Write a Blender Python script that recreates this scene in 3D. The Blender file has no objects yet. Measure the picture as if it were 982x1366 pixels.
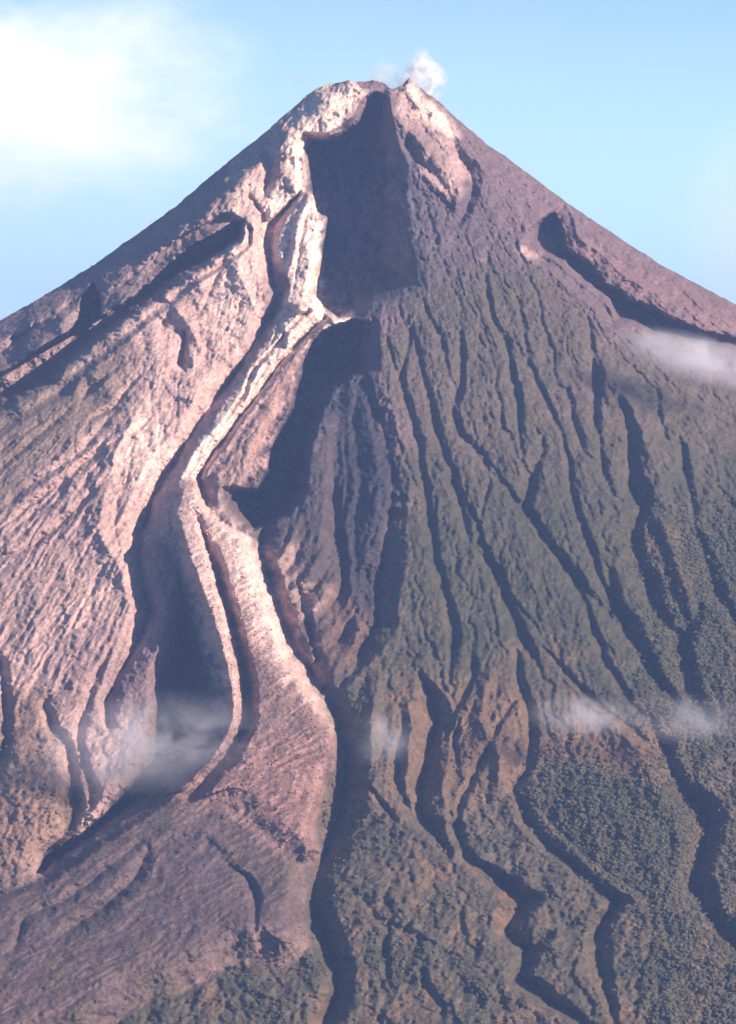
import bpy, math, random
import numpy as np

# ------------------------------------------------------------------ scene
sc = bpy.context.scene
C = bpy.context.collection
R = math.radians
PW, PH = 982, 1366            # size of the surveyed frontal map (cells)
FPX = 6000.0                  # focal length in map cells
CAM = np.array([-21.0, -9000.0, 1850.0])
SUM_Z = 2450.0
SUMX, SUMY = 505.0, 113.0
A0 = math.atan2(SUM_Z - CAM[2], 9000.0)
PITCH = A0 - math.atan((PH / 2 - SUMY) / FPX)

cam = bpy.data.cameras.new('camera')
cam.sensor_fit = 'VERTICAL'; cam.sensor_height = 36.0
cam.lens = 36.0 * FPX / PH
cam.clip_start = 10; cam.clip_end = 200000
co = bpy.data.objects.new('camera', cam); C.objects.link(co)
co.location = CAM; co.rotation_euler = (R(90) + PITCH, 0, 0)
sc.camera = co

def tag(o, label=None, cat=None, group=None, kind=None):
    if label: o['label'] = label
    if cat: o['category'] = cat
    if group: o['group'] = group
    if kind: o['kind'] = kind
    return o

# ------------------------------------------------------------------ noise
def _hash(ix, iy, seed):
    h = (ix.astype(np.int64) * 374761393 + iy.astype(np.int64) * 668265263 + seed * 1442695041) & 0xffffffff
    h = ((h ^ (h >> 13)) * 1274126177) & 0xffffffff
    return (h ^ (h >> 16)) & 0xff
_LC = np.cos(np.arange(256) * 2 * np.pi / 256).astype(np.float32); _LS = np.sin(np.arange(256) * 2 * np.pi / 256).astype(np.float32)

def noise(x, y, seed=0):
    """gradient noise about -1..1"""
    x = np.asarray(x, np.float32); y = np.asarray(y, np.float32)
    xi = np.floor(x); yi = np.floor(y)
    xf = x - xi; yf = y - yi
    u = xf * xf * xf * (xf * (xf * 6 - 15) + 10); v = yf * yf * yf * (yf * (yf * 6 - 15) + 10)
    def g(dx, dy):
        a = _hash(xi + dx, yi + dy, seed)
        return _LC[a] * (xf - dx) + _LS[a] * (yf - dy)
    a = g(0, 0) * (1 - u) + g(1, 0) * u
    b = g(0, 1) * (1 - u) + g(1, 1) * u
    return (a * (1 - v) + b * v) * 1.5

def fbm(x, y, octv=4, seed=0, gain=0.5):
    s = 0; a = 1.0; t = 0
    for i in range(octv):
        s = s + a * noise(x * 2 ** i, y * 2 ** i, seed + i * 17); t += a; a *= gain
    return s / t

def ss(t):
    t = np.clip(t, 0, 1); return t * t * (3 - 2 * t)

def blur(a, r):
    """three box blurs of half-width r"""
    r = max(1, int(r)); n = 2 * r + 1
    for _ in range(3):
        for ax in (0, 1):
            p = np.pad(a, [(r + 1, r) if k == ax else (0, 0) for k in (0, 1)], mode='edge')
            c = np.cumsum(p.astype(np.float64), axis=ax)
            a = (c[n:, :] - c[:-n, :]) / n if ax == 0 else (c[:, n:] - c[:, :-n]) / n
    return a.astype(np.float32)

# ------------------------------------------------------------------ survey map of the cone's face
MX, MY = 140, 60                              # margins round the map
W, H = PW + 2 * MX, PH + 2 * MY + 200
gx, gy = np.meshgrid(np.arange(W, dtype=np.float32) - MX, np.arange(H, dtype=np.float32) - MY)
# domain warp so that no authored line stays smooth
wx = 3.2 * fbm(gx / 52, gy / 52, 2, 11) + 3.4 * fbm(gx / 14, gy / 14, 4, 12, .8)
wy = 3.2 * fbm(gx / 52, gy / 52, 2, 21) + 3.4 * fbm(gx / 14, gy / 14, 4, 22, .8)
qx = gx + wx; qy = gy + wy
relief = np.zeros((H, W), np.float32)         # metres towards the viewer side of the cone

def window(pts, pad):
    x0 = max(0, int(min(p[0] for p in pts) - pad + MX)); x1 = min(W, int(max(p[0] for p in pts) + pad + MX) + 1)
    y0 = max(0, int(min(p[1] for p in pts) - pad + MY)); y1 = min(H, int(max(p[1] for p in pts) + pad + MY) + 1)
    return slice(y0, y1), slice(x0, x1)

def seg_field(pts, sl, cols, wobble=1.0):
    """nearest-segment distance, side (+1 = right of a line running down) and interpolated columns"""
    X = gx[sl] + wx[sl] * wobble; Y = gy[sl] + wy[sl] * wobble
    best = np.full(X.shape, 1e9, np.float32); side = np.zeros_like(best)
    vals = [np.zeros_like(best) for _ in cols]
    for a, b in zip(pts[:-1], pts[1:]):
        dx, dy = b[0] - a[0], b[1] - a[1]; L2 = dx * dx + dy * dy + 1e-6
        t = np.clip(((X - a[0]) * dx + (Y - a[1]) * dy) / L2, 0, 1)
        ex = X - a[0] - t * dx; ey = Y - a[1] - t * dy
        d = np.sqrt(ex * ex + ey * ey); m = d < best
        best = np.where(m, d, best)
        side = np.where(m, np.sign(dy * ex - dx * ey), side)
        for k, c in enumerate(cols):
            vals[k] = np.where(m, a[c] + (b[c] - a[c]) * t, vals[k])
    return best, side, vals

def gully(pts, depth=30, wl=12, wr=8, p=1.3, taper=True, wob=1.0, sign=-1):
    """pts: (x, y[, scale]); carves a V with a gentle left and a steep right bank"""
    n = len(pts)
    P = []
    for i, q in enumerate(pts):
        s = q[2] if len(q) > 2 else 1.0
        if taper and (i == 0 or i == n - 1) and len(q) < 3: s = 0.25
        P.append((q[0], q[1], s))
    mx = max(q[2] for q in P)
    sl = window(P, max(wl, wr) * max(1, mx) + 12)
    d, side, (s,) = seg_field(P, sl, (2,), wob)
    wdt = np.where(side > 0, wr, wl) * (0.45 + 0.55 * s) + 0.01
    # per-feature width noise
    wdt = wdt * np.clip(1 + 0.6 * fbm(gx[sl] / 24, gy[sl] / 24, 4, int(P[0][0]) % 97, .8), .3, 2)
    t = np.clip(1 - d / wdt, 0, 1)
    relief[sl] += sign * depth * s * t ** p * np.clip(1 + .55 * fbm(gx[sl] / 40, gy[sl] / 40, 3, 7), .35, 1.6)

def ridge(pts, h=20, wl=12, wr=12, **k): gully(pts, h, wl, wr, sign=1, **k)

def inside(poly, sl, wobble=1.0):
    X = gx[sl] + wx[sl] * wobble; Y = gy[sl] + wy[sl] * wobble
    c = np.zeros(X.shape, bool); n = len(poly)
    for i in range(n):
        x1, y1 = poly[i][:2]; x2, y2 = poly[(i + 1) % n][:2]
        if y1 == y2: continue
        c ^= ((y1 > Y) != (y2 > Y)) & (X < (x2 - x1) * (Y - y1) / (y2 - y1) + x1)
    return c

def area(poly, amount, W0=20, wob=1.0, prof=1.0):
    """raise (+) or carve (-) a region; each vertex may carry its own bank width"""
    P = [(q[0], q[1], q[2] if len(q) > 2 else W0) for q in poly]
    sl = window(P, 14)
    ins = inside(P, sl, wob)
    d, _, (bw,) = seg_field(P + [P[0]], sl, (2,), wob)
    t = ss(d / bw) ** prof * ins
    relief[sl] += amount * t

def mask(poly, soft=6, wob=1.0):
    m = np.zeros((H, W), np.float32); sl = window(poly, 14 + 4 * soft)
    a = inside(poly, sl, wob).astype(np.float32)
    m[sl] = blur(a, soft) if soft >= 1 else a
    return m

def dome(x, y, rx, ry, h):
    relief[...] += h * np.exp(-((gx - x) / rx) ** 2 - ((gy - y) / ry) ** 2)

# ---- the great breach below the crater
area([(500,122,10),(487,132,14),(474,160,16),(446,178,14),(410,181,12),(403,200,10),(408,238,10),(412,262,9),(418,285,8),(432,292,8),
      (426,330,9),(419,362,9),(414,398,9),(428,414,7),(452,430,8),(484,426,20),(498,410,30),(538,393,34),(562,383,44),(553,330,52),
      (546,286,54),(542,232,50),(531,192,40),(521,158,26),(513,126,14)], -300, 20, 0.7)
area([(430,440,9),(414,452,9),(400,478,9),(397,502,9),(388,522,9),(386,546,9),(370,570,10),(356,600,10),(354,626,10),(338,650,12),
      (312,652,16),(304,668,16),(318,690,14),(338,712,12),(352,706,12),(388,690,20),(408,655,22),(416,610,20),(428,560,18),(448,518,18),(472,504,16),
      (491,500,20),(489,430,20),(470,422,12)], -320, 20, 0.8)
# spur tips between the two basins
area([(372,430),(398,402),(418,398),(430,418),(404,440),(380,470)], 26, 7)
area([(402,450),(436,420),(482,418),(446,440),(420,452)], 40, 6, 0.4)
# grey debris chute and the gully on its right
area([(488,500),(508,560),(524,620),(516,690),(500,760),(498,830),(470,800),(462,720),(470,640),(462,560),(470,505)], -22, 12)
gully([(492,440,.7),(488,500,.8),(508,560,.8),(524,622,1),(520,690,1.1),(508,750,1.5),(500,800,1.7),(503,830,1.4),(482,868,.7),(452,908,.5),(432,925,.3)], 62, 18, 20)
gully([(430,560),(440,640),(452,700),(460,760),(455,830)], 22, 12, 10)
gully([(405,600),(402,660),(392,700)], 26, 12, 12)
ridge([(430,530),(436,600),(440,660),(425,720)], 26, 12, 7)
ridge([(455,570),(458,640),(452,700)], 14, 8, 6)

# ---- crest and summit rocks
gully([(515,112),(512,122),(514,134)], 22, 8, 8)
area([(520,150),(548,160),(585,190),(620,235),(628,262),(612,290),(588,270),(560,238),(548,215),(535,190)], 30, 14)
gully([(545,158),(543,190),(556,214),(585,238),(600,262)], 34, 12, 16)
gully([(600,170,.5),(612,205,.8),(628,235,1),(630,262,1.1),(616,292,.8),(602,300,.3)], 44, 12, 10)
ridge([(540,120),(560,140),(590,160),(606,190)], 20, 12, 14)
gully([(560,165),(585,200),(592,222)], 22, 8, 8)
ridge([(520,130,.8),(522,165,1),(534,190,1),(544,225,.8),(548,262,.5)], 18, 8, 8)
area([(432,118),(472,114),(486,128),(470,150),(440,150)], -16, 14)
area([(375,160),(403,180),(406,245),(390,264),(370,232),(366,188)], 16, 9)
gully([(362,185,.6),(356,205,1.2),(362,232,1.0),(352,262,.4)], 44, 14, 12)
gully([(330,225,.5),(334,262,.8),(348,284,1),(362,300,.8)], 22, 8, 6)

# ---- pocket left of the white crags, crags
area([(404,250,8),(384,268,6),(362,288,6),(352,300,6),(349,322,6),(356,352,5),(364,394,4),(369,386,8),(368,350,12),(372,322,14),(384,292,14),(400,264,12)], -90, 9, 0.8)
area([(411,246),(430,292),(424,330),(417,362),(412,398),(428,414),(400,422),(374,404),(374,370),(386,335),(390,295)], 34, 8)
ridge([(412,248,.7),(400,280,1),(392,312,1),(386,345,1),(378,385,.6)], 8, 9, 9)
ridge([(424,300,.8),(410,330,1),(412,360,1),(404,395,.8),(396,420,.5)], 9, 8, 8)
gully([(416,262),(404,300),(400,340),(394,370),(388,400)], 12, 4, 4)
gully([(392,300),(386,330),(374,352)], 8, 4, 4)

# ---- upper flow: three levees down to the bend
gully([(376,392,.5),(364,420,.9),(345,450,1),(322,486,1),(300,518,1),(270,560,1.1),(244,598,1.2),(222,632,1.4),(204,670,1.5),(186,712,1.3),(184,748,1.1),(192,790,1.4),(198,822,1.4),(176,868,1.1),(158,905,.9),(140,938,.8),(144,965,.5)], 66, 10, 12)
gully([(412,412,.7),(386,438,.7),(362,466,.7),(340,492,.9),(322,530,.8),(300,562,.3)], 34, 5, 6)
gully([(436,424,.8),(404,452,1),(372,488,1),(340,532,1.1),(312,568,1.1),(286,600,1.2),(264,638,1.4),(272,666,1.3),(280,690,.5)], 56, 7, 8)
ridge([(400,420),(370,452),(340,500),(300,555),(262,600),(238,640),(232,680)], 14, 10, 9)
gully([(330,480),(292,524),(258,570),(236,604)], 12, 5, 4)

# ---- delta of the flow
FLOW = [(236,646),(262,640),(274,668),(292,690),(330,716),(338,746),(350,775),(366,812),(376,845),(396,893),(416,915),(431,935),
        (436,962),(454,980),(450,1008),(437,1040),(426,1076),(418,1106),(432,1138),(404,1156,18),(408,1190,24),(404,1226,30),(412,1262,36),(398,1284,44),(374,1294,50),(344,1290,60),
        (310,1286,60),(290,1300,60),(240,1330,60),(180,1350,60),(120,1400,60),(-60,1420,60),(-60,1210),(0,1192),(60,1172),(150,1110),(214,1066),(272,1012),
        (302,960),(298,918),(285,858),(262,790),(240,730),(226,692)]
area(FLOW, 66, 11)
area([(330,716),(338,746),(350,775),(366,812),(376,845),(396,893),(416,915),(431,935),(436,962),(454,980),(450,1008),(437,1040),(426,1076),
      (418,1106),(432,1138),(404,1156),(350,1110,40),(300,1075,40),(262,1066,8),(314,1010,8),(338,960,8),(338,920,8),(328,870,8),(312,810,8),(294,760,8),(282,720,8)], 26, 20)
# hollow left of the levee
area([(236,752,14),(254,806,26),(273,860,34),(286,918,40),(292,958,44),(272,1010,44),(214,1066,44),(150,1110,40),(62,1176,30),(46,1166,8),(56,1140,8),(104,1112,8),(150,1074,8),(206,1008,14),
      (200,960,40),(206,900,34),(232,850,24),(240,800,14),(236,765,10)], -190, 20, .8)
area([(290,985,30),(272,1012,40),(214,1068,44),(150,1112,40),(62,1176,24),(46,1166,6),(56,1140,6),(104,1112,6),(140,1080,6),(176,1036,6),(214,1004,6),(262,990,8)], -90, 20)
area([(238,690),(264,694),(290,765),(308,850),(320,930),(304,1000),(244,1058),(214,1064),(266,1008),(284,955),(277,915),(262,858),(244,790)], 48, 4)
# channel between the levees
gully([(262,690,.3),(276,728,.7),(290,770,1),(306,820,1.1),(322,870,1.2),(330,920,1.3),(330,962,1.2),(306,1008,1.1),(276,1040,1),(250,1066,.7)], 66, 9, 12)
ridge([(240,700,.8),(266,780,1),(284,840,1),(300,900,1),(306,950,1),(278,1008,.8),(232,1056,.6)], 9, 10, 22)
gully([(300,1150),(330,1170),(342,1200),(340,1240)], 26, 12, 9)
gully([(200,1130),(180,1170),(140,1210),(100,1235),(70,1255)], 34, 16, 18)
gully([(190,1120),(140,1160),(90,1200),(30,1225),(18,1270)], 20, 12, 12)
ridge([(250,1070),(300,1085),(350,1120),(392,1160)], 5, 16, 12)
ridge([(175,1150),(230,1105),(280,1112),(330,1150)], 10, 12, 14)
dome(300, 1240, 90, 60, 20)
dome(150, 1290, 120, 60, 14)
dome(40, 1180, 60, 40, -14)

# ---- gully right of the delta
gully([(352,700,.8),(350,738,.9),(364,782,.8),(380,830,.9),(400,872,1),(420,905,1),(440,930,.8),(456,975,.9),(462,1010,1.5),(458,1050,2),(450,1090,2),(436,1130,1.4),(424,1168,1.0),(418,1205,1.0),
       (430,1245,1.2),(446,1285,1.1),(452,1312,.7),(440,1350,.9),(424,1400,.6)], 84, 13, 19)
gully([(432,1140,1),(456,1130,.8),(490,1100,.8),(520,1080,.4)], 26, 10, 12)
ridge([(505,900,.5),(497,960,1),(492,1010,1),(484,1060,.9),(470,1100,.5)], 40, 26, 14)

# ---- broken spurs between flow and chute
for a, b, s in [((398,690),(352,770),1.0),((430,735),(372,800),1.1),((448,765),(392,830),1.1),((470,790),(410,870),1.0),((486,820),(440,905),.9)]:
    mx_, my_ = (a[0] + b[0]) / 2 + 5, (a[1] + b[1]) / 2 + 6
    ridge([(a[0], a[1], .5), (mx_, my_, 1), (b[0], b[1], .5)], 26 * s, 10, 9)
    gully([(a[0] + 12, a[1] + 14), (mx_ + 12, my_ + 12), (b[0] + 10, b[1] + 14)], 24 * s, 8, 9)
gully([(395,770),(408,830),(425,880),(440,910)], 36, 9, 12)
gully([(470,800),(488,840),(476,880)], 24, 9, 9)
ridge([(365,735),(376,770),(384,800)], 22, 7, 7)

# ---- left flank
# shoulder: the flank is blunter than a true cone, then drops away at the skyline
silx = np.interp(gy, [113, 131, 158, 198, 247, 281, 321, 360, 397, 431, 620, 900], [440, 405, 380, 330, 270, 230, 175, 120, 60, 0, -330, -800])
tt = gx - silx; hw = 505 - silx
relief += np.clip(0.36 * hw * 1.5, 0, 150) * ss((tt - 2) / 42) * np.clip(1 - (tt - 30) / (0.62 * hw), 0, 1) * ss((900 - gy) / 300)
area([(328,292,12),(326,322,18),(284,350,22),(246,374,22),(214,400,22),(182,420,22),(150,446,22),(118,470,24),(90,490,26),(78,510,26),(46,528,28),(0,552,30),(-120,624,34),(-120,560,3),(0,496,3),
      (48,466,3),(88,442,3),(104,426,3),(108,402,3),(122,374,3),(134,392,3),(136,420,3),(176,396,3),(236,342,3),(276,316,3),(312,296,4)], -290, 12, 1.0)
gully([(338,250,.4),(322,300,1),(284,332,1.3),(244,374,1.3),(200,404,1.2),(160,430,1.4),(110,470,1.5),(60,505,1.6),(0,540,1.7),(-90,590,1.5)], 24, 20, 17)
gully([(350,208,.5),(290,262,.7),(232,312,.9),(180,346,1.1),(130,372,1.3),(116,412,1.5),(100,446,1.2)], 44, 16, 12)
gully([(130,384,1),(70,420,1.2),(0,470,1.3),(-80,520,1.2)], 40, 16, 12)
ridge([(320,240,.8),(250,300,1),(196,352,1),(150,420,.9)], 22, 16, 20)
ridge([(120,390,.9),(70,444,1),(10,500,1),(-60,545,.9)], 26, 14, 18)
area([(248,432),(238,462),(231,486),(246,502),(251,476),(252,446)], -52, 7)
area([(222,420),(208,432),(214,446),(228,440)], -16, 7)
ridge([(215,390,.8),(250,430,1),(272,470,.8)], 20, 10, 12)
ridge([(330,240,.8),(325,300,1),(320,360,1),(345,420,.8)], 26, 26, 18)
gully([(308,300),(300,350),(282,380),(268,420)], 14, 9, 8)
for pts, dpt in [([(186,500),(150,545),(120,560)], 22), ([(180,520),(110,600),(40,650),(0,676)], 18), ([(185,570),(120,610),(60,660),(0,705)], 22),
                 ([(170,480),(115,520),(110,535)], 20), ([(140,585),(80,660),(20,720)], 16), ([(150,630),(90,690),(40,730),(0,745)], 22), ([(90,640),(50,680),(10,710)], 26),
                 ([(60,560),(0,600)], 22), ([(100,540),(40,590),(0,625)], 18), ([(88,640),(44,672)], 26), ([(160,600),(196,560)], 14)]:
    gully(pts, dpt, 9, 8)
ridge([(178,560,.6),(156,600,1),(140,660,1),(132,710,.9),(170,770,.8),(186,810,.5)], 26, 30, 16)
gully([(180,560),(206,610),(212,640)], 10, 8, 8)
# gullies at lower left
gully([(60,940,.7),(72,975,1),(90,995,1.2),(96,1040,1.3),(104,1080,1.6),(90,1110,1.8),(60,1140,1.8),(50,1165,1)], 42, 12, 13)
gully([(0,880,.9),(8,930,1),(6,990,1),(-10,1040,1)], 34, 12, 12)
gully([(150,860),(120,920),(104,985),(118,1040),(140,1070)], 22, 10, 9)
gully([(120,1040,.6),(125,1070,1.2),(112,1100,1)], 32, 10, 16)
dome(60, 1040, 46, 80, 18)

# ---- right shoulder gully
area([(730,285,5),(742,283,6),(753,304,7),(758,330,9),(791,350,12),(812,374,14),(841,395,14),(871,406,14),(906,424,14),(941,438,14),(990,446,16),(1080,470,18),
      (1080,500,16),(990,468,9),(920,458,9),(871,447,8),(841,433,8),(822,428,8),(811,402,8),(771,372,8),(750,352,8),(726,342,8),(704,327,8),(714,298,7)], -210, 12, 0.8)
ridge([(700,300,.6),(716,330,1),(760,366,1),(806,400,1),(830,432,1),(880,452,.9),(960,470,.8)], 34, 24, 7)
gully([(896,378),(910,392),(924,404)], 30, 7, 8)
gully([(640,190),(700,250),(760,300),(830,352),(900,398),(980,440)], 10, 9, 8)

# ---- right flank
RF = [
 ([(552,440,.6),(566,500,.9),(578,552,1),(590,600,1),(611,650,1),(618,690,1),(626,716,.5)], 32, 13, 8),
 ([(612,440,.4),(617,480,.9),(614,515,1),(605,542,1),(615,580,1),(648,610,.8),(672,645,.8),(690,668,.4)], 36, 13, 10),
 ([(530,470),(545,540),(560,600),(572,680),(582,740),(592,780),(602,820),(604,880)], 34, 13, 10),
 ([(640,720,.5),(662,770,1),(682,812,1.1),(702,862,1.2),(716,880,.4)], 46, 15, 12),
 ([(676,440),(684,490),(692,545),(694,575)], 30, 11, 8),
 ([(700,470),(726,530),(750,576)], 26, 11, 8),
 ([(724,596,.7),(708,644,1),(698,672,1.3),(718,706,1.2),(736,730,1.4),(770,776,1.3),(812,816,1)], 46, 20, 13),
 ([(754,600),(762,650),(772,692),(792,742),(808,788),(818,820)], 32, 13, 9),
 ([(786,428,.4),(790,480,1.2),(794,530,1.6),(796,562,1)], 44, 13, 14),
 ([(755,520,.5),(764,560,1),(776,592,.8)], 30, 12, 10),
 ([(832,540,.7),(840,580,1.2),(842,624,1.4),(844,656,1.4),(860,676,1.5),(842,708,1.3),(850,742,1.4),(868,782,1.8),(872,806,1.3),(892,836,.8),(910,850,.6)], 64, 17, 17),
 ([(812,760,.5),(818,806,1.2),(838,838,1.6),(856,870,1.6),(872,900,1.2),(905,940,1)], 58, 18, 16),
 ([(936,810,.5),(922,834,1.3),(906,856,1.7),(912,884,1.8),(922,920,1.6),(944,960,.8)], 62, 14, 20),
 ([(935,720,.6),(944,752,1.3),(956,784,1.7),(970,806,1.2),(990,850,1)], 50, 14, 14),
 ([(908,584,.5),(913,610,1),(920,650,1),(928,690,.6)], 36, 9, 8),
 ([(800,590),(806,630),(822,665)], 32, 10, 9),
 ([(641,736),(668,772),(690,806),(718,838)], 28, 11, 8),
 ([(596,790),(606,850),(600,896)], 28, 12, 9),
 ([(632,860),(628,910),(600,960),(590,1010)], 26, 12, 9),
 ([(656,325,.5),(648,375,.9),(658,425,1),(676,456,.9),(682,500,.6)], 24, 10, 8),
 ([(690,400),(700,440),(704,470)], 18, 9, 7),
 ([(545,400),(548,450),(540,490)], 20, 8, 7),
 ([(561,388),(572,420),(588,452),(600,500)], 22, 9, 8),
 ([(514,440),(524,480),(540,520)], 16, 7, 7),
 ([(870,500),(878,530),(874,570)], 18, 9, 7),
 ([(884,990,.6),(896,1025,1),(908,1052,1.4),(932,1076,2),(944,1100,2.2),(936,1140,2),(926,1180,1.7),(950,1222,1.7),(980,1258,1.6),(1030,1300,1.4)], 66, 15, 19),
 ([(866,950),(884,990),(892,1024)], 30, 9, 9),
 ([(690,870,.6),(694,910,.8),(706,945,.9),(708,985,1),(704,1022,1),(686,1052,1),(704,1094,1.3),(738,1132,1.2),(770,1160,1),(802,1186,1),(824,1202,1.3),(806,1226,1.8),(796,1252,1.9),(800,1280,1.6),(808,1316,1),(820,1360,.5)], 44, 12, 11),
 ([(562,900,.5),(576,930,1.2),(582,960,1.8),(574,1000,1.8),(564,1040,1.9),(560,1082,1.4),(580,1112,1),(600,1135,.6)], 60, 12, 16),
 ([(600,1080,.4),(625,1145,.8),(655,1166,1.2),(690,1192,1.9),(704,1202,1.9),(684,1224,1.8),(676,1242,1.8),(700,1262,1.4),(704,1282,1.3),(692,1304,1.6),(724,1328,1.5),(764,1354,1),(830,1400,.8)], 58, 16, 16),
 ([(738,1244,.7),(722,1252,1.2),(704,1268,1)], 44, 12, 14),
 ([(540,960,.5),(532,1005,1.1),(528,1040,1.2),(542,1068,1.2),(552,1086,.8)], 38, 10, 11),
 ([(500,1010),(494,1050),(514,1078),(530,1092)], 26, 9, 8),
 ([(690,930,.5),(668,960,.8),(650,1000,1),(636,1030,1),(615,1064,.8),(610,1100,.6)], 32, 10, 9),
 ([(622,930),(606,985),(612,1020)], 26, 12, 10),
 ([(770,780,.6),(790,830,.8),(806,880,1),(840,930,.8)], 30, 12, 9),
 ([(560,600),(600,640),(640,700),(650,760),(664,840)], 20, 10, 8),
 ([(520,560),(545,620),(560,660)], 20, 9, 8),
 ([(720,860),(760,900),(800,940),(840,970)], 22, 9, 9),
 ([(640,590),(655,640),(640,700)], 16, 9, 7),
 ([(780,1250),(760,1300),(790,1340)], 14, 10, 8),
 ([(470,1180),(500,1220),(560,1250),(640,1290)], 14, 14, 10),
 ([(520,1240,.6),(512,1262,1.2),(516,1290,.8)], 26, 12, 14),
 ([(560,1290,.6),(572,1320,1.2),(590,1340,.6)], 24, 10, 12),
 ([(300,1290),(340,1330),(380,1340)], 16, 12, 10),
]
for pts, dpt, a, b in RF: 
    if pts[0][1] < 860: gully(pts, dpt * .52, a * 1.15, b * .6)
    else: gully(pts, dpt * .72, a * .9, b * .52)
# ridges and swellings between them
for pts, h_, a, b in [
 ([(488,440,.6),(492,500,1),(506,550,1),(520,600,1),(536,650,1),(526,700,.7)], 22, 10, 18),
 ([(590,930,.5),(590,990,1),(588,1050,.9),(600,1090,.5)], 26, 12, 14),
 ([(545,940,.6),(548,1000,1),(546,1040,1),(556,1070,.6)], 24, 9, 9),
 ([(652,900,.6),(640,960,1),(668,1010,1),(664,1060,.8)], 20, 14, 14),
 ([(795,940,.7),(832,980,1),(866,1020,1),(896,1060,1),(916,1120,.8)], 30, 26, 14),
 ([(880,690,.8),(900,740,1),(916,790,1),(925,820,.7)], 30, 16, 14),
 ([(715,1090,.6),(760,1140,1),(810,1176,1),(850,1200,.7)], 20, 9, 14),
 ([(760,440,.6),(830,520,1),(880,640,1),(890,700,.7)], 24, 30, 30)]:
    ridge(pts, h_, a, b)
dome(830, 1080, 80, 80, 34)
dome(530, 1200, 90, 60, 22); dome(740, 1300, 60, 50, 14); dome(900, 1290, 80, 60, 20); dome(620, 1310, 80, 50, 16)

# ---- rain erosion: water routed down the cone on a fan-shaped grid, cutting branching ravines
PXC, PYC = 505.0, 20.0
NR, NP = 1000, 1500
rho_a = np.linspace(70, 1560, NR); phi_a = np.linspace(R(-72), R(72), NP); dphi = phi_a[1] - phi_a[0]; drho = rho_a[1] - rho_a[0]
RA, FA = np.meshgrid(rho_a, phi_a, indexing='ij')
ex_ = PXC + RA * np.sin(FA); ey_ = PYC + RA * np.cos(FA)
def fetch(a, x, y):
    x = np.clip(x + MX, 0, W - 1.01); y = np.clip(y + MY, 0, H - 1.01)
    xi = x.astype(np.int32); yi = y.astype(np.int32); fx = x - xi; fy = y - yi
    return (a[yi, xi] * (1 - fx) + a[yi, xi + 1] * fx) * (1 - fy) + (a[yi + 1, xi] * (1 - fx) + a[yi + 1, xi + 1] * fx) * fy
h0 = fetch(np.clip(relief, -80, 80), ex_, ey_) * .7 - RA * 1.5 + 7 * fbm(ex_ / 40, ey_ / 40, 5, 500, .6) + 2.5 * fbm(ex_ / 7, ey_ / 7, 3, 501, .7)
hh = h0.copy(); wlat = RA * dphi * 1.5
ar = np.arange(NP)
for it_ in range(14):
    A = np.repeat(wlat[0][None], NR, 0) * 0 + wlat * drho * 1.5
    jit = np.random.default_rng(it_).random((NR, NP)) * .25
    g = hh + jit
    for i in range(NR - 1):
        nx_ = g[i + 1]
        l_ = np.concatenate(([1e9], nx_[:-1])); r_ = np.concatenate((nx_[1:], [1e9]))
        mv = np.where((l_ < nx_) & (l_ <= r_), -1, np.where(r_ < nx_, 1, 0))
        A[i + 1] += np.bincount(ar + mv, weights=A[i], minlength=NP)[:NP]
    inc = np.minimum(0.034 * A ** 0.42, 1.9)
    inc = (inc + np.roll(inc, 1, 1) + np.roll(inc, -1, 1)) / 3
    hh -= inc * (.55 + .45 * ss((RA - 150) / 300))
    for q in range(5):                          # banks slump to their resting angle
        d = np.diff(hh, axis=1); lim = 1.45 * wlat[:, 1:]
        e = np.clip(np.abs(d) - lim, 0, None) * .45 * np.sign(d)
        hh[:, 1:] -= np.clip(e, 0, None); hh[:, :-1] += np.clip(e, None, 0)
    hh[1:-1] = hh[1:-1] * .9 + .05 * (hh[2:] + 1.5 * drho + hh[:-2] - 1.5 * drho)
cut = hh - h0
cut = np.clip(cut - np.median(cut, axis=1, keepdims=True), -52, 14)
phi_m = np.arctan2(gx - PXC, np.maximum(gy - PYC, 1)); rho_m = np.hypot(gx - PXC, gy - PYC)
fi = np.clip((rho_m - rho_a[0]) / drho, 0, NR - 1.01); fj = np.clip((phi_m - phi_a[0]) / dphi, 0, NP - 1.01)
ii = fi.astype(np.int32); jj = fj.astype(np.int32); fi -= ii; fj -= jj
erosion = ((cut[ii, jj] * (1 - fj) + cut[ii, jj + 1] * fj) * (1 - fi) + (cut[ii + 1, jj] * (1 - fj) + cut[ii + 1, jj + 1] * fj) * fi).astype(np.float32)

# ---- rills fanning out from the top, and rock texture
phi = np.arctan2(gx - PXC, np.maximum(gy - PYC, 5)); rho = np.hypot(gx - PXC, gy - PYC)
wphi = phi + 0.014 * fbm(gx / 110, gy / 110, 3, 31) + 0.0022 * fbm(gx / 14, gy / 14, 2, 32)
def rills(ks, target, seed, warp=1.0):
    tot = np.zeros((H, W), np.float32)
    for i, k in enumerate(ks):
        spacing = rho / k
        wgt = np.exp(-(np.log(spacing / target) / 0.62) ** 2)
        m = wgt > .03
        n = noise(wphi[m] * k, np.log(rho[m]) * k * 0.075 + 3.1 * i, seed + i)
        tot[m] += wgt[m] * (1 - 2.6 * np.abs(n)) * spacing[m]
    return tot
KS = [10, 16, 26, 42, 68, 110, 178]
rl_coarse = rills(KS, 26.0, 100)
rl_fine = rills([30, 48, 76, 122, 195, 312], 7.5, 200)
flow_m = mask(FLOW, 3)
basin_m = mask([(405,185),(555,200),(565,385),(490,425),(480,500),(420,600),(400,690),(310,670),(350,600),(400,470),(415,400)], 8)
left_m = ss((470 - gx + (gy - 115) * -0.30) / 60) * (1 - flow_m) * (1 - basin_m)
low_m = ss((gy - 900) / 180)
upper_ = ss((760 - gy) / 300)
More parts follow.
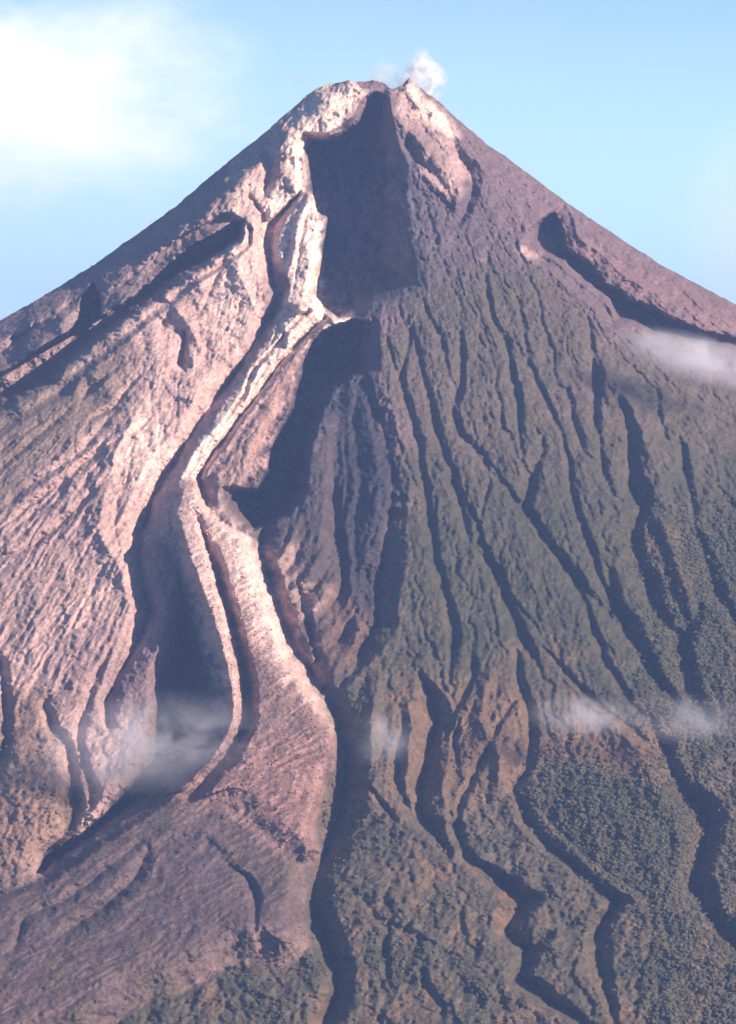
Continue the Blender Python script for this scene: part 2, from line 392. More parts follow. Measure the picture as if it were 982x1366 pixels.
rillzone = mask([(120,560),(200,600),(150,700),(185,800),(170,900),(90,960),(40,920),(-140,980),(-140,600),(40,560)], 18)
right_m = (1 - left_m) * (1 - flow_m) * (1 - basin_m)
calm = mask([(430,490),(488,480),(528,640),(512,760),(500,860),(440,900),(360,780),(340,700),(400,600)], 8)
rmod = np.clip(1 + 1.3 * fbm(gx / 38, gy / 38, 3, 33), .15, 1.9)
amp_c = 0.05 * left_m + 0.17 * right_m * (1 - 0.75 * low_m) + 0.16 * rillzone + 0.08 * basin_m
amp_f = (0.16 + 0.14 * ss((gy - 450) / 200)) * left_m + 0.55 * rillzone + 0.42 * right_m * (1 - 0.7 * low_m) + 0.10 * flow_m + 0.14 * basin_m
relief += (.35 * amp_c * rl_coarse + (.45 - .2 * upper_ * left_m) * amp_f * rl_fine) * rmod * (1 - .7 * calm)
band_m = mask([(330,290),(326,330),(284,356),(182,430),(118,480),(46,540),(-120,630),(-120,550),(0,488),(100,430),(120,370),(134,384),(176,390),(276,310)], 4)
chute_m = mask([(350,250),(372,235),(410,246),(434,292),(428,415),(484,420),(410,470),(272,640),(232,646),(290,540),(366,430),(388,380),(362,330)], 3)
relief += np.clip((gx - 485) * 1.7, -75, 75) * mask([(445,500),(480,480),(500,560),(528,640),(512,740),(504,860),(450,880),(440,700)], 10)
relief += erosion * (1 - chute_m) * (1 - band_m) * (.7 * left_m + 1.15 * right_m * (1 - .2 * low_m) + .08 * flow_m + .1 * basin_m) * (1 - .75 * calm)
# diagonal streaks on the delta
u_ = (gx * 0.42 + gy * 0.9); v_ = (gx * 0.9 - gy * 0.42)
relief += flow_m * (2.6 * (1 - 2 * np.abs(noise(u_ / 9 + 0.8 * noise(gx / 30, gy / 30, 5), v_ / 70, 41)))) + flow_m * 1.6 * (1 - 2 * np.abs(noise(u_ / 22 + noise(gx / 50, gy / 50, 6), v_ / 130, 42))) * 3
# rough ground at every scale
rough = fbm(qx / 30, qy / 30, 5, 51, 0.55)
rock = 1 - 2.2 * np.abs(fbm(qx / 15, qy / 15, 4, 61, 0.6))
relief += (1 - 2 * np.abs(fbm(qx / 34 + gy / 160, qy / 60, 4, 55, .6))) * 9 * right_m
relief += fbm(qx / 80, qy / 80, 3, 57) * 48 * left_m * upper_
n0 = fbm(qx / 40, qy / 40, 3, 560)
relief += basin_m * (fbm(phi_m * 18 + n0 * .9, rho_m / 45, 5, 58, .65) * 34 + (1 - 2 * np.abs(noise(gx / 90, qy / 13, 59))) * 3)
relief += rough * (16 * left_m + 12 * right_m + 8 * flow_m + 8 * basin_m)
upper = ss((560 - gy) / 300)
relief += rock * (5.0 * left_m * (0.5 + upper) + 4.5 * right_m + 2.2 * flow_m + 5 * basin_m + 4 * upper * right_m)
relief += 3.3 * fbm(gx / 5.5, gy / 5.5, 3, 71, 0.75) * (0.8 + 0.5 * left_m)
hump = fbm(gx / 70, gy / 45, 4, 81)
relief += hump * 26 * low_m * (1 - flow_m) + hump * 8 * low_m * flow_m
vegbump = np.abs(fbm(gx / 10, gy / 7, 3, 91, 0.65))
relief += vegbump * 8 * low_m * (1 - flow_m)

# ------------------------------------------------------------------ ground colours, a few with light or shade put in
def lin(r, g, b): return np.array([r, g, b], np.float32)
ASH = lin(.50, .325, .28); PALE = lin(.72, .52, .43); MAUVE = lin(.16, .105, .11); GREY = lin(.080, .066, .078)
GRASS = lin(.086, .071, .045); BUSH = lin(.045, .047, .029); DRY = lin(.17, .098, .058); RUST = lin(.26, .13, .105); LAVA = lin(.23, .14, .12); DARKR = lin(.15, .10, .10)
col = np.empty((H, W, 3), np.float32); col[...] = MAUVE
def paint(c, m, k=1.0):
    m = np.clip(m * k, 0, 1)[..., None]; col[...] = col * (1 - m) + c * m
n1 = fbm(qx / 60, qy / 60, 4, 301); n2 = fbm(qx / 16, qy / 16, 4, 302); n3 = fbm(gx / 5, gy / 5, 3, 303)
brk = lambda m, s=1.0: np.clip(m + (m * (1 - m) * 4) * (n1 * 0.8 + n2 * 0.9) * s, 0, 1)
# right flank
paint(GRASS * 1.1, right_m * ss((gy - 560) / 250), .85)
paint(GREY, brk(mask([(505,110),(560,140),(620,230),(700,330),(740,420),(760,520),(640,560),(500,460),(560,380)], 16)), .6)
paint(GRASS, brk(mask([(500,430),(640,330),(700,350),(780,400),(880,460),(1120,520),(1120,1000),(900,980),(700,960),(560,940),(520,800),(540,640)], 26)), .8)
paint(BUSH, brk(mask([(560,640),(760,600),(1120,620),(1120,900),(900,960),(760,930),(620,900),(560,760)], 30)), .55)
paint(BUSH, ss(n1 * 1.6 + 0.25) * right_m * ss((gy - 480) / 200), .5)
paint(DRY, ss(n1 * -1.8 + n2 * .8 - 0.05) * right_m * ss((gy - 780) / 200), .75)
paint(MAUVE, ss(-n1 * 1.4 + n2 - .2) * right_m * (1 - ss((gy - 520) / 200)), .5)
paint(RUST, brk(mask([(760,310),(860,360),(1120,480),(1120,520),(960,440),(840,390),(750,330)], 6)), .3)
paint(PALE, brk(mask([(540,122),(556,120),(585,145),(612,182),(596,184),(566,165)], 3)), .95)
paint(ASH, brk(mask([(518,130),(545,165),(552,215),(600,265),(632,235),(605,190),(572,160),(545,118)], 6)), .7)
paint(ASH, brk(mask([(690,322),(720,338),(716,350),(692,336)], 3)), .8)
paint(DARKR, brk(mask([(545,170),(570,165),(600,210),(590,240),(556,214)], 5)), .6)
# middle: chute and spurs
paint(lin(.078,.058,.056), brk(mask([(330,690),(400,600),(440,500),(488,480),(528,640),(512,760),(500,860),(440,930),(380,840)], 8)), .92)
paint(lin(.042,.037,.045), brk(mask([(445,500),(488,490),(524,620),(512,740),(500,840),(470,800),(452,640)], 5)), .9)  # dark grey debris, deepened further by shade put into the colour
paint(ASH, brk(mask([(350,735),(395,725),(405,780),(450,790),(400,830),(384,800)], 6)), .45)
paint(DRY, brk(mask([(440,780),(490,830),(470,900),(430,880)], 8)), .6)
# breach: rock colour darkened and cooled to carry its shadow tone
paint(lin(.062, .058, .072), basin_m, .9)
paint(ASH, basin_m * ss(1.2 * noise(wphi * 26, rho_m / 120, 77) + 1.4 * n2 + n1 - .1) * ss((300 - gy) / 200), .08)
# left flank
paint(ASH, left_m, .92)
paint(GREY, brk(left_m * mask([(330,180),(345,260),(240,380),(120,470),(-140,600),(-140,400),(100,340),(280,200)], 14)), .55)
paint(GRASS, brk(left_m * mask([(-140,560),(60,510),(170,450),(190,490),(140,560),(90,600),(0,690),(-140,760)], 14)), .72)
paint(MAUVE, brk(left_m * mask([(-140,740),(60,640),(150,600),(140,700),(60,860),(-140,900)], 24)), .4)
paint(MAUVE, left_m * ss(n1 * 1.6 + n2 * .8 - 0.25) * ss((gy - 420) / 200), .45)
paint(PALE, brk(mask([(430,116),(476,113),(490,124),(446,178),(408,184),(406,262),(388,256),(376,215),(382,160)], 4)), .95)
paint(PALE, brk(mask([(310,215),(335,220),(330,300),(350,420),(310,470),(290,420),(312,300)], 10)), .5)
paint(PALE, brk(mask([(150,600),(205,540),(240,600),(210,650),(170,640)], 10)), .5)
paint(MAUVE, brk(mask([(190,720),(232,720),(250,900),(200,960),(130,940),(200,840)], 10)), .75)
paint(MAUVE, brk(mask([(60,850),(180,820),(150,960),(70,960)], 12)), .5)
paint(GREY, brk(mask([(232,720),(262,800),(298,918),(300,958),(214,1062),(62,1170),(46,1160),(120,1110),(210,1000),(220,880)], 6)), .7)  # levee's shadow over the hollow, painted in as grey
paint(DRY, brk(mask([(-140,900),(40,920),(80,1000),(90,1100),(60,1160),(-140,1250)], 14)), .75)
paint(GRASS, ss(n1 * 2 + n2 + .1) * mask([(-140,900),(40,920),(80,1000),(130,1100),(60,1160),(-140,1250)], 14), .7)
# lava
paint(lin(.34,.205,.175), brk(mask([(404,452),(415,455),(398,500),(386,546),(356,600),(345,650),(310,650),(276,650),(310,570),(370,490)], 5)), .9)
paint(LAVA, flow_m, .95)
paint(PALE, brk(mask([(350,250),(432,262),(428,415),(478,420),(400,470),(262,640),(236,640),(370,430),(392,380),(352,330)], 4)), .8)
paint(PALE * .85, brk(mask([(232,640),(264,640),(296,690),(340,720),(400,880),(330,840),(300,760),(320,900),(300,930),(262,800),(228,690)], 8)), .6)
paint(ASH, .85 * brk(mask([(236,640),(262,640),(296,690),(340,720),(440,930),(400,920),(346,880),(300,760),(330,950),(215,1062),(300,930),(228,690)], 8)), .8)
paint(PALE, brk(mask([(268,668),(292,688),(334,718),(340,750),(372,830),(398,893),(431,935),(454,980),(444,980),(380,900),(300,720)], 4)), .35)  # painted bright edge where the fan's right margin faces the sun
paint(RUST, brk(mask([(280,1040),(440,960),(430,1060),(420,1100),(390,1150),(260,1070)], 20)), .45)
low_flow = mask([(-140,1180),(60,1165),(220,1060),(300,1080),(400,1150),(410,1260),(330,1250),(200,1360),(-140,1460)], 14)
paint(lin(.098, .066, .060), brk(low_flow), .97)
paint(GRASS, brk(mask([(130,1380),(200,1330),(300,1306),(400,1284),(430,1420),(130,1450)], 8)), .85)
paint(GREY, low_flow * ss(-n1 * 2 + n2), .4)
paint(GRASS, low_flow * ss(n1 * 2.2 + n2 - 0.2), .8)
paint(RUST, brk(mask([(-140,1260),(60,1270),(240,1270),(300,1300),(140,1340),(-140,1420)], 20)), .08)
# foot
foot = mask([(470,1090),(620,1110),(700,1180),(840,1200),(1120,1240),(1120,1700),(-140,1700),(200,1360),(330,1260),(410,1280),(440,1180)], 20)
paint(GRASS, brk(foot), .55)
paint(BUSH, foot * ss(n1 * 1.9 - n2 + .0), .6)
paint(DRY, foot * ss(-n1 * 1.9 + n2 * .9 - 0.15), .7)
paint(BUSH, brk(mask([(740,1000),(820,1030),(920,1060),(910,1180),(820,1180),(740,1120),(700,1050)], 14)), .65)
paint(DRY, brk(mask([(520,930),(720,900),(720,1040),(620,1080),(520,1080)], 18)), .55)
paint(DRY, brk(mask([(700,1000),(790,940),(830,960),(900,1060),(850,1040),(760,1010)], 8)), .6)
paint(DRY, brk(mask([(845,690),(900,700),(930,780),(900,790)], 8)), .4)
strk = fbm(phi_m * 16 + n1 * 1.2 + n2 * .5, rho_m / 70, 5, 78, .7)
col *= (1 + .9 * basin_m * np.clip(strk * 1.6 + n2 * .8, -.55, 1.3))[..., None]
lstrk = fbm(u_ / 16 + n1, v_ / 90, 4, 79, .6)
col *= (1 + .45 * flow_m * ss((gy - 700) / 100) * lstrk)[..., None]
# stains, stones and patches with shapes of their own
col *= (1 + 0.30 * n2 + 0.22 * n3)[..., None]
col[...] = np.clip(col, 0.012, 0.8)

def samp(a, x, y):
    x = np.clip(x + MX, 0, W - 1.01); y = np.clip(y + MY, 0, H - 1.01)
    xi = x.astype(np.int32); yi = y.astype(np.int32); fx = (x - xi); fy = (y - yi)
    if a.ndim == 3: fx = fx[..., None]; fy = fy[..., None]
    return (a[yi, xi] * (1 - fx) + a[yi, xi + 1] * fx) * (1 - fy) + (a[yi + 1, xi] * (1 - fx) + a[yi + 1, xi + 1] * fx) * fy

# ------------------------------------------------------------------ the cone
S = 1.5
LT = [(0,112),(40,112),(62,114),(78,119),(92,128),(106,139),(126,156),(150,178),(178,200),(235,247),(275,281),(330,321),(385,360),(445,397),(505,431)]
RT = [(0,114),(30,115),(44,117),(56,121),(70,130),(86,143),(100,156),(140,190),(195,231),(245,268),(295,303),(345,336),(395,366),(440,390),(480,411)]
def prof(tab, last):
    r = [a * S for a, b in tab]; z = [SUM_Z - (b - SUMY) * S for a, b in tab]
    R0, Z0 = r[-1], z[-1]; sl = last
    rr, zz = R0, Z0
    while rr < 60000:
        st = 50 if rr < 6000 else 1000
        if rr < 1400: g = last
        elif rr < 2900: g = last + (0.43 - last) * (rr - 1400) / 1500
        elif rr < 4000: g = 0.43 + (0.16 - 0.43) * (rr - 2900) / 1100
        else: g = 0.16 * math.exp(-(rr - 4000) / 2200)
        rr += st; zz -= g * st; r.append(rr); z.append(zz)
    return np.array(r), np.array(z)
PL, PR = prof(LT, .60), prof(RT, .60)
def base_z(x, y):
    r = np.hypot(x, y) + 1e-6; s = np.clip(x / r, -1, 1)
    w = ss((s + 1) / 2)
    z = np.interp(r, *PL) * (1 - w) + np.interp(r, *PR) * w
    z = z - 45 * np.exp(-(((x - 10) / 55) ** 2 + ((y - 95) / 45) ** 2))
    return z
def project(x, y, z):
    dx, dy, dz = x - CAM[0], y - CAM[1], z - CAM[2]
    cp, sp = math.cos(PITCH), math.sin(PITCH)
    f = dy * cp + dz * sp; u = -dy * sp + dz * cp
    f = np.maximum(f, 100.0)
    return PW / 2 + FPX * dx / f, PH / 2 - FPX * u / f
def at(px, py, Y):
    """world point seen along a direction, at depth Y"""
    cp, sp = math.cos(PITCH), math.sin(PITCH)
    a = (px - PW / 2) / FPX; b = (PH / 2 - py) / FPX
    d = np.array([a, cp - b * sp, sp + b * cp]); t = (Y - CAM[1]) / d[1]
    return CAM + d * t

def axis(lo, hi, step, far, grow=1.16):
    a = list(np.arange(lo, hi + 1e-6, step)); s = step; v = a[-1]
    while v < far[1]: s = min(s * grow, 2500); v += s; a.append(v)
    s = step; v = a[0]; pre = []
    while v > far[0]: s = min(s * grow, 2500); v -= s; pre.append(v)
    return np.array(pre[::-1] + a)
xs = axis(-820, 800, 2.1, (-24000, 24000), 1.045)
ys = axis(-2900, 30, 2.2, (-13000, 24000), 1.12)
X, Y = np.meshgrid(xs, ys)
Z = base_z(X, Y)
px, py = project(X, Y, Z)
fade = ss(1 - Y / 500.0) * ss((Y + 4200) / 900) * ss((1150 - np.abs(X)) / 250) * ss((px + MX - 5) / 110) * ss((PW + MX - 5 - px) / 110)
rel = samp(relief, px.astype(np.float32), py.astype(np.float32)) * fade
dirx, diry, dirz = CAM[0] - X, CAM[1] - Y, CAM[2] - Z
dl = np.sqrt(dirx ** 2 + diry ** 2 + dirz ** 2)
# skyline roughness, real bumps of rock
rr_ = np.hypot(X, Y)
sk = fbm(X / 34, Y / 34, 5, 401, .6) * 5.5 + (1 - 2 * np.abs(fbm(X / 60, Y / 60, 3, 402))) * 3.0
sk *= ss((rr_ - 0) / 40) * ss((Y + 700) / 300) * (1 - ss((rr_ - 1500) / 1500)) * (0.35 + 0.65 * ss((Y + 260) / 200))
sk += 7 * fbm(X / 17, Y / 60, 3, 410, .7) * np.exp(-(rr_ / 170) ** 2) + 15 * np.exp(-((X - 62) / 12) ** 2 - (Y / 60) ** 2) - 13 * np.exp(-((X - 27) / 17) ** 2 - (Y / 90) ** 2)
far_h = fbm(X / 1500, Y / 1500, 4, 403) * 120 * ss((rr_ - 3500) / 3000) + fbm(X / 300, Y / 300, 6, 404, .6) * 30 * (1 - fade)
azi = np.arctan2(X, -Y)
far_h += (1 - 2.4 * np.abs(noise(azi * 26 + .5 * fbm(X / 200, Y / 200, 3, 411), rr_ / 900, 412))) * 20 * (1 - fade) * ss((rr_ - 150) / 500) * (1 - ss((rr_ - 3000) / 2000))
far_h += (1 - 2.4 * np.abs(noise(azi * 70 + fbm(X / 120, Y / 120, 3, 413), rr_ / 350, 414))) * 7 * (1 - fade) * ss((rr_ - 150) / 500) * (1 - ss((rr_ - 3000) / 2000))
VX = X + dirx / dl * rel; VY = Y + diry / dl * rel; VZ = Z + dirz / dl * rel + sk + far_h
VZ = np.maximum(VZ, 40.0 + 0 * VZ)
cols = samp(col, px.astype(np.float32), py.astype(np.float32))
outm = np.clip(1 - fade, 0, 1)[..., None]
nn = fbm(X / 220, Y / 220, 4, 405)[..., None]
outc = np.where(nn > 0, GRASS, BUSH) * (1 + nn) ; outc = outc * ss((rr_ - 1100) / 800)[..., None] + MAUVE * (1 - ss((rr_ - 1100) / 800))[..., None]
cols = cols * (1 - outm) + outc * outm
ny, nx = X.shape
verts = np.stack([VX, VY, VZ], -1).reshape(-1, 3).astype(np.float32)
idx = np.arange(ny * nx).reshape(ny, nx)
quads = np.stack([idx[:-1, :-1], idx[:-1, 1:], idx[1:, 1:], idx[1:, :-1]], -1).reshape(-1, 4)
# smooth vertex normals of the whole sheet
P = np.stack([VX, VY, VZ], -1)
gu = np.gradient(P, axis=1); gv = np.gradient(P, axis=0)
N = np.cross(gu, gv); N /= (np.linalg.norm(N, axis=-1, keepdims=True) + 1e-9); N = N.reshape(-1, 3)
C4 = np.concatenate([cols.reshape(-1, 3), np.ones((ny * nx, 1))], 1).astype(np.float32)

def sheet(name, faces, mat):
    used, inv = np.unique(faces, return_inverse=True); f = inv.reshape(-1, 4)
    me = bpy.data.meshes.new(name)
    me.vertices.add(len(used)); me.vertices.foreach_set('co', verts[used].ravel())
    me.loops.add(f.size); me.loops.foreach_set('vertex_index', f.ravel().astype(np.int32))
    me.polygons.add(len(f)); me.polygons.foreach_set('loop_start', np.arange(0, f.size, 4, dtype=np.int32))
    me.polygons.foreach_set('loop_total', np.full(len(f), 4, np.int32))
    me.update(calc_edges=True)
    me.polygons.foreach_set('use_smooth', np.ones(len(f), bool))
    ca = me.color_attributes.new('soil', 'FLOAT_COLOR', 'POINT'); ca.data.foreach_set('color', C4[used].ravel())
    me.normals_split_custom_set_from_vertices(N[used])
    me.materials.append(mat)
    o = bpy.data.objects.new(name, me); C.objects.link(o); return o

def nodes(m):
    m.use_nodes = True; nt = m.node_tree; nt.nodes.clear(); return nt
def soil_material(name, bump_big, bump_small, rough=.95):
    m = bpy.data.materials.new(name); nt = nodes(m); n = nt.nodes; l = nt.links
    out = n.new('ShaderNodeOutputMaterial'); b = n.new('ShaderNodeBsdfPrincipled')
    b.inputs['Roughness'].default_value = rough; b.inputs['Specular IOR Level'].default_value = .12
    at_ = n.new('ShaderNodeAttribute'); at_.attribute_name = 'soil'
    tc = n.new('ShaderNodeNewGeometry')
    t1 = n.new('ShaderNodeTexNoise'); t1.inputs['Scale'].default_value = .11; t1.inputs['Detail'].default_value = 6; t1.inputs['Roughness'].default_value = .7
    t2 = n.new('ShaderNodeTexNoise'); t2.inputs['Scale'].default_value = .35; t2.inputs['Detail'].default_value = 4
    l.new(tc.outputs['Position'], t1.inputs['Vector']); l.new(tc.outputs['Position'], t2.inputs['Vector'])
    r1 = n.new('ShaderNodeMapRange'); r1.inputs[1].default_value = .3; r1.inputs[2].default_value = .7; r1.inputs[3].default_value = .62; r1.inputs[4].default_value = 1.4
    l.new(t1.outputs['Fac'], r1.inputs[0])
    mx = n.new('ShaderNodeMix'); mx.data_type = 'RGBA'; mx.blend_type = 'MULTIPLY'; mx.inputs[0].default_value = 1
    l.new(at_.outputs['Color'], mx.inputs[6]); l.new(r1.outputs[0], mx.inputs[7]); l.new(mx.outputs[2], b.inputs['Base Color'])
    bp = n.new('ShaderNodeBump'); bp.inputs['Distance'].default_value = bump_big; bp.inputs['Strength'].default_value = 1
    bq = n.new('ShaderNodeBump'); bq.inputs['Distance'].default_value = bump_small; bq.inputs['Strength'].default_value = 1
    l.new(t1.outputs['Fac'], bp.inputs['Height']); l.new(t2.outputs['Fac'], bq.inputs['Height']); l.new(bp.outputs[0], bq.inputs['Normal']); l.new(bq.outputs[0], b.inputs['Normal'])
    l.new(b.outputs[0], out.inputs['Surface']); return m
M_slope = soil_material('weathered_slope', 5.0, 1.2)
M_lava = soil_material('lava_rubble', 3.0, 1.2)

fm = np.zeros((H, W), np.float32); sl_ = window(FLOW, 14); fm[sl_] = inside(FLOW, sl_)
up_poly = [(350,250),(432,262),(428,415),(478,420),(400,470),(262,640),(236,646),(300,540),(370,430),(392,380),(365,330)]
sl_ = window(up_poly, 14); fm[sl_] = np.maximum(fm[sl_], inside(up_poly, sl_))
fc = samp(fm, ((px[:-1, :-1] + px[1:, 1:]) / 2).astype(np.float32), ((py[:-1, :-1] + py[1:, 1:]) / 2).astype(np.float32))
yc = Y[:-1, :-1]
isf = ((fc > .5) & (yc < -20) & (yc > -3300)).ravel()
core = ((np.abs(X[:-1, :-1]) < 4500) & (np.abs(Y[:-1, :-1]) < 4500)).ravel()
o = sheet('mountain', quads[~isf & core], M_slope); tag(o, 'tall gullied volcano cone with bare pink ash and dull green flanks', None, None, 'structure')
o = sheet('lava_flow', quads[isf], M_lava); tag(o, 'pale pink lava flow running down the left face and spreading into a fan', None, None, 'structure')
o = sheet('ground', quads[~isf & ~core], M_slope); tag(o, 'low green country around the foot of the volcano', None, None, 'structure')

# ------------------------------------------------------------------ ground cover and rubble nobody could count
nrg = np.random.default_rng(5)
def scatter(name, weight, count, rmin, rmax, squash, mat, tint, label):
    ok = (px > -20) & (px < PW + 20) & (py > 100) & (py < PH + 30) & (Y < 0)
    wv = (samp(weight.astype(np.float32), px.astype(np.float32), py.astype(np.float32)) * ok).ravel(); wv = wv / wv.sum()
    pick = nrg.choice(wv.size, count, replace=False, p=wv)
    ph_ = (1 + 5 ** .5) / 2
    iv = np.array([(-1, ph_, 0), (1, ph_, 0), (-1, -ph_, 0), (1, -ph_, 0), (0, -1, ph_), (0, 1, ph_), (0, -1, -ph_), (0, 1, -ph_), (ph_, 0, -1), (ph_, 0, 1), (-ph_, 0, -1), (-ph_, 0, 1)]) / 1.902
    it = np.array([(0,11,5),(0,5,1),(0,1,7),(0,7,10),(0,10,11),(1,5,9),(5,11,4),(11,10,2),(10,7,6),(7,1,8),(3,9,4),(3,4,2),(3,2,6),(3,6,8),(3,8,9),(4,9,5),(2,4,11),(6,2,10),(8,6,7),(9,8,1)])
    rad = rmin + (rmax - rmin) * nrg.random(count) ** 2.2
    v = iv[None] * (1 + .38 * (nrg.random((count, 12, 1)) - .5) * 2) * rad[:, None, None]
    v *= (1 + .5 * (nrg.random((count, 1, 3)) - .5)); v[..., 2] *= squash
    a = nrg.random(count) * 6.283; ca_, sa_ = np.cos(a)[:, None], np.sin(a)[:, None]
    v = np.stack([v[..., 0] * ca_ - v[..., 1] * sa_, v[..., 0] * sa_ + v[..., 1] * ca_, v[..., 2]], -1)
    v += verts[pick][:, None, :] + (nrg.random((count, 1, 3)) - .5) * [2, 2, 0]; v[..., 2] += rad[:, None] * .25
    f = (it[None] + 12 * np.arange(count)[:, None, None]).reshape(-1, 3)
    me = bpy.data.meshes.new(name); v = v.reshape(-1, 3).astype(np.float32)
    me.vertices.add(len(v)); me.vertices.foreach_set('co', v.ravel())
    me.loops.add(f.size); me.loops.foreach_set('vertex_index', f.ravel().astype(np.int32))
    me.polygons.add(len(f)); me.polygons.foreach_set('loop_start', np.arange(0, f.size, 3, dtype=np.int32)); me.polygons.foreach_set('loop_total', np.full(len(f), 3, np.int32))
    me.update(calc_edges=True); me.polygons.foreach_set('use_smooth', np.ones(len(f), bool))
    cc = C4[pick].copy(); cc[:, :3] = np.clip(cc[:, :3] * (1 - tint[3]) + np.array(tint[:3]) * tint[3], 0, 1) * (.7 + .7 * nrg.random((count, 1)))
    at2 = me.color_attributes.new('soil', 'FLOAT_COLOR', 'POINT'); at2.data.foreach_set('color', np.repeat(cc, 12, 0).astype(np.float32).ravel())
    me.materials.append(mat); o = bpy.data.objects.new(name, me); C.objects.link(o); return tag(o, label, None, None, 'stuff')
bushy = ss(n1 * 1.7 + n2 * .8 + .15)
veg_w = right_m * (.45 * low_m * bushy ** 2) + 1.2 * mask([(740,1000),(820,1030),(920,1060),(910,1180),(820,1180),(740,1120),(700,1050)], 14)
veg_w += .9 * ss((gy - 640) / 100) * ss((gx - 830) / 60) * right_m + .5 * mask([(-140,920),(40,930),(80,1000),(90,1100),(60,1160),(-140,1250)], 14) * bushy
scatter('bushes', veg_w, 17000, 1.4, 4.6, .8, M_slope, (.074, .069, .038, .5), 'dark green scrub and low forest on the lower right slopes')
scatter('boulders', flow_m * (1 - .9 * low_flow) * (.25 + ss(n2 * 2)) + .25 * left_m * ss(n2 * 2 - .2), 6000, .5, 2.0, .8, M_lava, (.3, .22, .2, .0), 'loose pinkish boulders strewn over the lava fan and ash')

# ------------------------------------------------------------------ vapour
rng = random.Random(7)
def vapour(name, px_, py_, Yd, rx, ry, depth, density, color, scale, seed, label, cat, group=None, tilt=0, rise=0, thr=.40, soft=.34):
    """a lumpy closed body filled with uneven mist; rx, ry in map cells"""
    c = at(px_, py_, Yd); k = (Yd - CAM[1]) / FPX
    import bmesh
    bm = bmesh.new(); bmesh.ops.create_icosphere(bm, subdivisions=4, radius=1)
    for v in bm.verts:
        p = v.co; f = 1 + .16 * math.sin(3.1 * p.x + seed) * math.cos(2.7 * p.z + seed * 1.7) + .10 * math.sin(5.3 * p.x - 4.1 * p.z + seed * 2.3) + .05 * math.sin(9 * p.z + 7 * p.y + seed)
        if rise: f *= 1; v.co.x = p.x * f * (1 - .75 * (p.z + .2) if p.z > -.2 else 1); v.co.z = p.z * f; v.co.y = p.y * f
        else: v.co = p * f
        v.co.x *= rx * k; v.co.y *= depth; v.co.z *= ry * k
    me = bpy.data.meshes.new(name); bm.to_mesh(me); bm.free()
    me.polygons.foreach_set('use_smooth', np.ones(len(me.polygons), bool))
    o = bpy.data.objects.new(name, me); C.objects.link(o); o.location = c; o.rotation_euler = (0, R(tilt), 0)
    m = bpy.data.materials.new(name + '_mist'); nt = nodes(m); n = nt.nodes; l = nt.links
    out = n.new('ShaderNodeOutputMaterial'); pv = n.new('ShaderNodeVolumePrincipled')
    pv.inputs['Color'].default_value = (*color, 1); pv.inputs['Anisotropy'].default_value = .2
    tc = n.new('ShaderNodeTexCoord'); mp = n.new('ShaderNodeMapping')
    mp.inputs['Scale'].default_value = (1 / (rx * k), 1 / depth, 1 / (ry * k)); l.new(tc.outputs['Object'], mp.inputs['Vector'])
    ln = n.new('ShaderNodeVectorMath'); ln.operation = 'LENGTH'; l.new(mp.outputs[0], ln.inputs[0])
    fo = n.new('ShaderNodeMapRange'); fo.interpolation_type = 'SMOOTHSTEP'; fo.inputs[1].default_value = .95; fo.inputs[2].default_value = .15; fo.inputs[3].default_value = 0; fo.inputs[4].default_value = 1
    l.new(ln.outputs['Value'], fo.inputs[0])
    nz = n.new('ShaderNodeTexNoise'); nz.noise_dimensions = '4D'; nz.inputs['W'].default_value = seed * 3.3; nz.inputs['Scale'].default_value = scale; nz.inputs['Detail'].default_value = 5; nz.inputs['Roughness'].default_value = .6; nz.inputs['Distortion'].default_value = 1.4
    l.new(tc.outputs['Object'], nz.inputs['Vector'])
    nr = n.new('ShaderNodeMapRange'); nr.inputs[1].default_value = thr; nr.inputs[2].default_value = thr + soft; nr.inputs[3].default_value = 0; nr.inputs[4].default_value = 1
    l.new(nz.outputs['Fac'], nr.inputs[0])
    mu = n.new('ShaderNodeMath'); mu.operation = 'MULTIPLY'; l.new(fo.outputs[0], mu.inputs[0]); l.new(nr.outputs[0], mu.inputs[1])
    m2 = n.new('ShaderNodeMath'); m2.operation = 'MULTIPLY'; m2.inputs[1].default_value = density; l.new(mu.outputs[0], m2.inputs[0]); l.new(m2.outputs[0], pv.inputs['Density'])
    l.new(pv.outputs[0], out.inputs['Volume']); me.materials.append(m)
    tag(o, label, cat, group); return o

def surfY(x_, y_):
    d = (px - x_) ** 2 + (py - y_) ** 2 + np.where(Y > 0, 1e9, 0); i = np.argmin(d); return float(VY.ravel()[i])
WH = (.96, .93, .95)
vapour('cloud', 940, 480, surfY(940, 500) - 230, 150, 40, 120, .040, WH, .011, 1, 'brightest white cloud wisp clinging to the upper right flank', 'cloud', 'cloud wisps around the volcano', tilt=14)
vapour('cloud', 190, 992, surfY(205, 990) - 190, 215, 80, 90, .023, WH, .009, 2, 'large thin grey veil of cloud over the dark hollow left of the lava flow', 'cloud', 'cloud wisps around the volcano', tilt=-8)
vapour('cloud', 776, 955, surfY(778, 955) - 170, 100, 36, 80, .028, WH, .016, 3, 'small pale cloud wisp above the bushy hill at lower right', 'cloud', 'cloud wisps around the volcano')
vapour('cloud', 915, 960, surfY(908, 958) - 190, 135, 42, 80, .015, WH, .013, 4, 'faint stretched cloud wisp at the right edge beside the bushy hill', 'cloud', 'cloud wisps around the volcano')
vapour('cloud', 508, 985, surfY(508, 985) - 150, 60, 46, 70, .016, WH, .013, 5, 'faintest cloud wisp right beside the widest part of the lava fan', 'cloud', 'cloud wisps around the volcano')
vapour('cloud', 404, 106, 500, 26, 11, 30, .030, WH, .04, 6, 'tiny lone cloud puff in the sky left of the summit', 'cloud', 'cloud wisps around the volcano')
